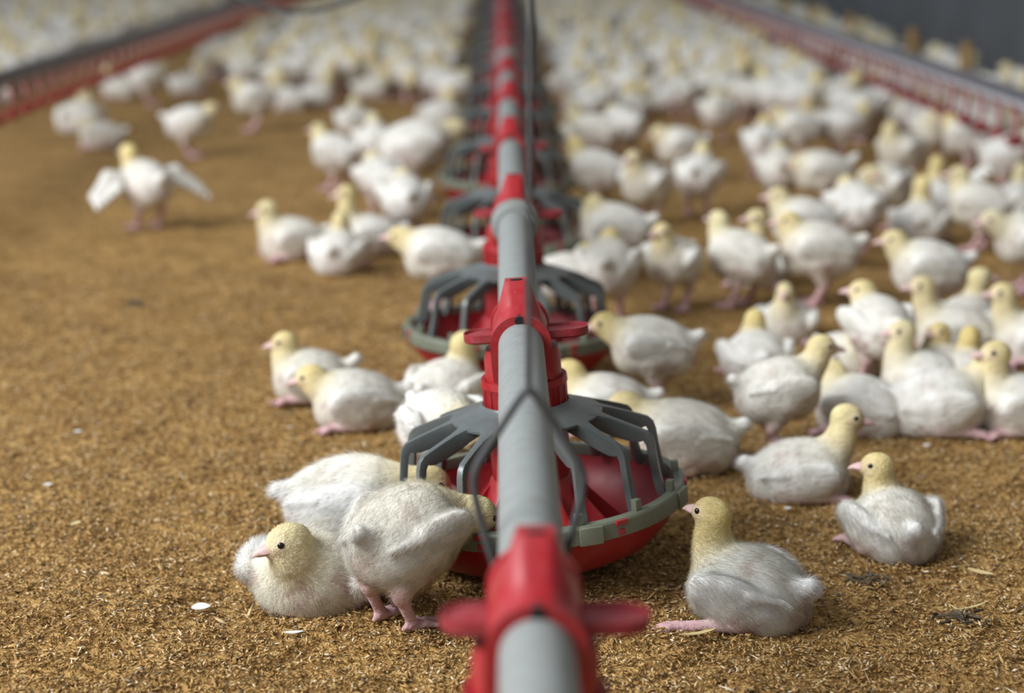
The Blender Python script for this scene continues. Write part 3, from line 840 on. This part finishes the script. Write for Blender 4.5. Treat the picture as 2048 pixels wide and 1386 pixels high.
mid(1190, 424, 160, 'yellow-naped chick standing over a purple shaded belly by the fifth cage', look=150, s=1.12, H=(4.8, 0, 12.6), yellow=.85)
mid(1432, 284, 86, 'chick with a very round white rump far behind the lone one', look=88, s=1.1, H=(4.2, 0, 12.0), yellow=.3)
mid(1362, 240, 60, 'white chick far down the lane with a yellowish breast', look=40, s=1.1, H=(4.8, 0, 11.2), yellow=.4)
mid(1245, 318, 120, 'chick leaning forward in the far clump along the feed line', look=100, s=1.12, H=(5.0, 0, 10.8), yellow=.3)
mid(1190, 335, 150, 'pinkish chick stretched towards the sixth cage', look=150, s=1.12, H=(6.6, 0, 10.8), yellow=.15)
mid(1590, 325, 180, 'chick with grey flank in the far right clump beside a bright yellow head', look=184, s=1.12, H=(5.0, 0, 11.2), yellow=.5)
mid(1680, 318, 30, 'chick bending forward in the far right clump', look=0, s=1.12, H=(6.0, 0, 9.2), hp=-30, yellow=.3)
mid(1800, 380, 210, 'chick standing with neck up and a bare pink side', look=100, s=1.12, H=(4.0, 0, 12.8), yellow=.35)
mid(1860, 330, 260, 'chick sitting up under the red cups near the wall side', look=280, s=1.12, H=(3.8, 0, 11.0), yellow=.3)
mid(1930, 345, 160, 'chick with bright yellow neck close to the last red cups', look=140, s=1.12, H=(4.6, 0, 11.2), yellow=.8)
mid(2010, 390, 8, 'chick at the right edge with its tail towards the stretched-up wing', s=1.15, H=(5.6, 0, 11.4), yellow=.3)
mid(2030, 445, 60, 'pale round chick at the right edge behind the long-necked one', 'sit', s=1.12, H=(3.2, 0, 9.0), yellow=.25)
mid(1880, 440, 100, 'chick stretching one wing up behind the back-turned sitting one', 'sit', wing='up', look=80, s=1.1, H=(3.4, 0, 10.2), yellow=.7)
# left side
mid(296, 458, 128, 'chick flapping both wings wide open alone on the litter', look=140, s=1.15, H=(3.6, 1.6, 13.2), wing='open', yellow=.75, pink=.6)
mid(582, 522, 196, 'hunched chick sitting with its head drawn in, left of the third pan', 'sit', look=196, s=1.12, H=(4.4, 0, 8.4), hp=-14, yellow=.35)
mid(678, 552, 82, 'chick sitting with its back to us in front of the hunched group', 'sit', look=92, s=1.05, H=(2.6, 0, 8.6), yellow=.4)
mid(738, 518, 186, 'chick looking sideways from behind the one with its back to us', 'sit', look=186, s=1.1, H=(4.2, 0, 10.6), hp=-6, yellow=.6)
mid(880, 622, 174, 'yellow-necked white chick standing between the third and fourth cages', look=178, s=1.1, H=(6.4, 0, 10.4), yellow=.75)
mid(812, 488, 100, 'bright white chick standing beside the fourth pan', look=110, s=1.1, H=(3.4, 0, 11.4), yellow=.4)
mid(762, 440, 120, 'chick with a round pale head behind the bright white one', look=140, s=1.08, H=(3.6, 0, 11.4), yellow=.5)
mid(672, 380, 150, 'slender chick standing alone with its head up, farther back on the left', look=160, s=1.08, H=(4.8, 0, 12.4), yellow=.45)
mid(752, 356, 100, 'upright chick just left of the big white rump', look=110, s=1.1, H=(3.2, 0, 12.4), yellow=.2)
mid(832, 402, 20, 'biggest whitest rump of a chick feeding at the fifth cage', look=20, s=1.5, H=(7.0, 0, 10.2), yellow=.4)
mid(708, 266, 86, 'small pinkish chick sitting alone far back on the left', 'sit', look=86, s=1.1, H=(3.2, 0, 8.4), yellow=.1)
mid(878, 258, 40, 'white chick sitting by the seventh cage', 'sit', look=160, s=1.2, H=(3.6, 0, 8.6), yellow=.5)
mid(382, 314, 12, 'cream chick standing sideways alone on the open litter', look=20, s=1.12, H=(5.8, 0, 11.0), yellow=.5)
mid(204, 300, 178, 'white chick lying flat with its head tucked in on the far left', 'sit', s=1.12, H=(3.6, 0, 6.2), yellow=.1)
mid(160, 268, 70, 'chick sitting right behind the flat lying one', 'sit', look=60, s=1.35, H=(3.4, 0, 9.0), yellow=.3)
mid(508, 262, 200, 'long-legged white chick at the front edge of the far left flock', look=190, s=1.2, H=(4.8, 0, 11.8), yellow=.3)
for i, (px, py, fc, ps, lb) in enumerate((
    (300, 212, 20, 'stand', 'chick standing nearest the left drinker cups with a shaded belly'),
    (240, 200, 150, 'sit', 'chick sitting beneath the left red cups'),
    (378, 190, 10, 'sit', 'chick lying apart in front of the far left flock'),
    (575, 224, 170, 'sit', 'chick sitting at the front of the far left flock, greyish'),
    (630, 216, 30, 'sit', 'chick lying at the front of the far left flock beside a brown gap'),
    (745, 200, 10, 'sit', 'chick sitting at the front of the flock behind the lone pinkish one'),
    (810, 196, 190, 'stand', 'chick standing at the front of the flock with a yellow neck'),
    (905, 232, 30, 'stand', 'chick at the eighth cage leaning into the pan'))):
    mid(px, py, fc, lb, ps, s=1.15, H=(4.6, 0, 8.8 if ps == 'sit' else 11.2), yellow=.4)
N_HAND = NCH[0]

# ------------------------------------------------------------------ the far flock
VARS = [dict(pose='stand', H=(5.0, 0, 12.0), yellow=.4), dict(pose='stand', H=(4.2, 1.0, 12.4), hy=60, yellow=.6), dict(pose='stand', H=(4.2, -1.0, 11.6), hy=-60, yellow=.3),
        dict(pose='stand', H=(7.6, 0, 7.4), hp=-40, yellow=.4), dict(pose='sit', H=(4.4, 0, 9.0), yellow=.4), dict(pose='sit', H=(3.4, 1.0, 9.0), hy=70, yellow=.6),
        dict(pose='sit', H=(4.2, 0, 7.0), yellow=.2), dict(pose='stand', H=(5.6, 0, 13.0), yellow=.7)]
taken = [(o.location.x, o.location.y) for o in COL.objects if o.name.startswith('broiler_chick')]
frng = random.Random(4)
cand = []
def lane(x):
    return 'a' if x < -1.25 else 'b' if x < PX else 'c' if x < 1.165 else 'd'
def front(px, z):
    if z == 'b':
        return np.interp(px, [100, 430, 520, 700, 900, 990], [150, 165, 205, 200, 215, 250])
    if z == 'c':
        return np.interp(px, [1060, 1110, 1180, 1300, 1500, 1700, 2048], [360, 350, 285, 215, 245, 290, 300])
    return 400
tries = 0
while len(cand) < 1900 and tries < 90000:
    tries += 1
    y = 3.4 + 16.5 * frng.random() ** .9
    x = frng.uniform(-.38 * y, .38 * y)
    if x > 1.74 or x < -4.5: continue
    if abs(x - PX) < .215: continue
    if abs(x - 1.147) < .05 or abs(x + 1.228) < .05: continue
    px, py, dep = to_px((x, y, 0))
    if not -420 < px < 2460 or to_px((x, y, .15))[1] < -420 or py < -14: continue
    z = lane(x)
    if z == 'a' and py > 205 - .43 * px: continue
    if py > front(px, z): continue
    if z == 'a' and frng.random() < .55: continue
    md = .118 if z in 'bc' and y > 5 else .132
    if any(abs(x - q[0]) < md and abs(y - q[1]) < md and math.hypot(x - q[0], y - q[1]) < md for q in taken): continue
    taken.append((x, y)); cand.append((not -50 < px < 2100, y, x, z))
cand.sort()
GL = {'a': ('white chick in the blurred flock beyond the left drinker line', 'chicks beyond the left drinker line'),
      'b': ('white chick in the blurred flock between left drinker line and feed pipe', 'far chicks between left drinker line and feed pipe'),
      'c': ('white chick in the blurred flock between feed pipe and right drinker line', 'far chicks between feed pipe and right drinker line'),
      'd': ('white chick in the blurred flock between right drinker line and dark wall', 'chicks between right drinker line and dark wall')}
n_ind = 300 - N_HAND
for _, y, x, z in cand[:n_ind]:
    lb, gr = GL[z]
    chick(x, y, frng.uniform(0, 360), lb, gr, s=frng.uniform(1.02, 1.2), res=.42, beak=False, **frng.choice(VARS))
# the rest nobody can tell apart: one mass
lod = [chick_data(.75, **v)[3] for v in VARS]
VV, FF, CC = [], [], []; base = 0
for _, y, x, z in cand[n_ind:]:
    V, Q, C, _, _ = frng.choice(lod)
    a = frng.uniform(0, 2 * math.pi); s = .01 * frng.uniform(1.02, 1.2)
    ca, sa = math.cos(a), math.sin(a)
    W = np.stack([(V[:, 0] * ca - V[:, 1] * sa) * s + x, (V[:, 0] * sa + V[:, 1] * ca) * s + y, V[:, 2] * s], 1)
    VV.append(W); FF.append(Q + base); CC.append(C * frng.uniform(.88, 1.0)); base += len(V)
if VV:
    fo = obj('chick_flock', mesh_np('chick_flock', np.concatenate(VV), np.concatenate(FF), DOWN, np.concatenate(CC)))
    tag(fo, 'farthest packed flock of white chicks fading into blur at the end of the house', 'flock', kind='stuff')
print('CHICKS', N_HAND, len(cand))

# ------------------------------------------------------------------ scraps on the litter
def scrap(px, py, L, w, ang, mat, label, name='feather_scrap', cat='scrap', curl=.25):
    p = at(px, py); m = MB(); rings = []
    for t in np.linspace(0, 1, 9):
        ww = w * math.sin(math.pi * min(.98, max(.03, t)) ) ** .6
        x = (t - .5) * L; zz = .004 + curl * L * (t - .5) ** 2
        rings.append([(x, -ww, zz + .25 * ww), (x, 0, zz), (x, ww, zz + .25 * ww), (x, ww, zz + .25 * ww + .0006), (x, 0, zz + .0009), (x, -ww, zz + .25 * ww + .0006)])
    m.loft(rings)
    o = obj(name, m.mesh(name, mat)); o.location = (p[0], p[1], float(hgt(p[0], p[1]))); o.rotation_euler = (0, 0, R(ang)); tag(o, label, cat)
scrap(402, 1222, .017, .0085, 15, SCRAP, 'small white chip on the litter left of the sitting fluffy chick')
scrap(587, 1277, .017, .003, 8, SCRAP, 'white feather scrap below the sitting fluffy chick')
scrap(156, 874, .010, .004, 40, SCRAP, 'tiny white scrap far out on the open litter at the left')
scrap(96, 974, .010, .004, 10, SCRAP, 'tiny white scrap lying nearer on the open litter at the left')
scrap(152, 1062, .014, .004, 60, STRAWM, 'pale bark flake on the litter at the left', 'flake')
scrap(1853, 898, .009, .004, 30, SCRAP, 'tiny white scrap in front of the lying chick with folded leg')
scrap(1575, 1020, .008, .004, 80, SCRAP, 'tiny white scrap under the lying profile chick')
scrap(1940, 1215, .045, .0016, 28, STRAWM, 'bent dry straw lying below the chick with the turned head', 'straw')
scrap(1922, 1222, .026, .0014, 120, STRAWM, 'short dry straw crossing the bent one', 'straw')
scrap(1395, 1290, .036, .0028, 22, STRAWM, 'brown splinter in front of the pink foot', 'splinter')
scrap(1960, 1160, .026, .004, -40, STRAWM, 'flat grey splinter right of the back-turned chick', 'splinter')
def clump(px, py, r, label):
    p = at(px, py); m = MB(); rg = random.Random(px)
    for _ in range(26):
        a = rg.uniform(0, 6.28); d = r * rg.random() ** .6; q = rg.uniform(0, 6.28); L = rg.uniform(.004, .010)
        c = Vector((d * math.cos(a) * 1.3, d * math.sin(a), rg.uniform(.001, .007)))
        v = Vector((math.cos(q), math.sin(q), rg.uniform(-.3, .4))) * L
        m.tube([c - v, c, c + v], [.0006, .0016, .0005], 5)
    o = obj('litter_clump', m.mesh('litter_clump', DROP)); o.location = (p[0], p[1], float(hgt(p[0], p[1]))); tag(o, label, 'litter clump')
clump(1925, 1240, .020, 'dark matted clump under the bent dry straw')
clump(1735, 1168, .017, 'dark matted clump below the back-turned chick')
clump(275, 610, .014, 'dark speck of matted litter on the open floor at the left')

# ------------------------------------------------------------------ light, camera
w = bpy.data.worlds.new('World'); scene.world = w; w.use_nodes = True
t = w.node_tree; bg = t.nodes['Background']
tc = N(t, 'ShaderNodeTexCoord'); sx = N(t, 'ShaderNodeSeparateXYZ'); t.links.new(tc.outputs['Generated'], sx.inputs[0])
r = ramp(t, sx.outputs['X'], [(0, (.86, 1.02, 1.24)), (.5, (.60, .62, .62)), (1, (.30, .28, .25))])
mr = N(t, 'ShaderNodeMapRange'); t.links.new(sx.outputs['X'], mr.inputs[0]); mr.inputs[1].default_value = -1; mr.inputs[2].default_value = 1
t.links.new(mr.outputs[0], r.inputs[0]); t.links.new(r.outputs[0], bg.inputs[0]); bg.inputs[1].default_value = .68
def area(name, loc, tgt, sx, sy, e, col):
    l = bpy.data.lights.new(name, 'AREA'); l.shape = 'RECTANGLE'; l.size = sx; l.size_y = sy; l.energy = e; l.color = col
    o = bpy.data.objects.new(name, l); COL.objects.link(o); o.location = loc
    o.rotation_euler = (Vector(tgt) - Vector(loc)).to_track_quat('-Z', 'Y').to_euler()
area('side_opening_daylight', (-3.9, .2, 3.4), (0, 2.4, 0), 4.5, 2.2, 530, (.96, .98, 1.0))

cam = bpy.data.cameras.new('camera'); co = bpy.data.objects.new('camera', cam); COL.objects.link(co)
cam.sensor_width = 36; cam.lens = FPX / 2048 * 36
co.location = (0, 0, CAMZ); co.rotation_euler = (R(90) - PITCH, 0, -YAW)
cam.clip_start = .05; cam.clip_end = 100
cam.dof.use_dof = True; cam.dof.focus_distance = 1.64; cam.dof.aperture_fstop = 3.3; cam.dof.aperture_blades = 7
scene.camera = co
cy = scene.cycles
cy.max_bounces = 6; cy.diffuse_bounces = 3; cy.glossy_bounces = 3; cy.transmission_bounces = 2
cy.caustics_reflective = False; cy.caustics_refractive = False
vs = scene.view_settings
vs.view_transform = 'Standard'; vs.look = 'None'; vs.gamma = 1; vs.use_curve_mapping = False; vs.exposure = 0.0
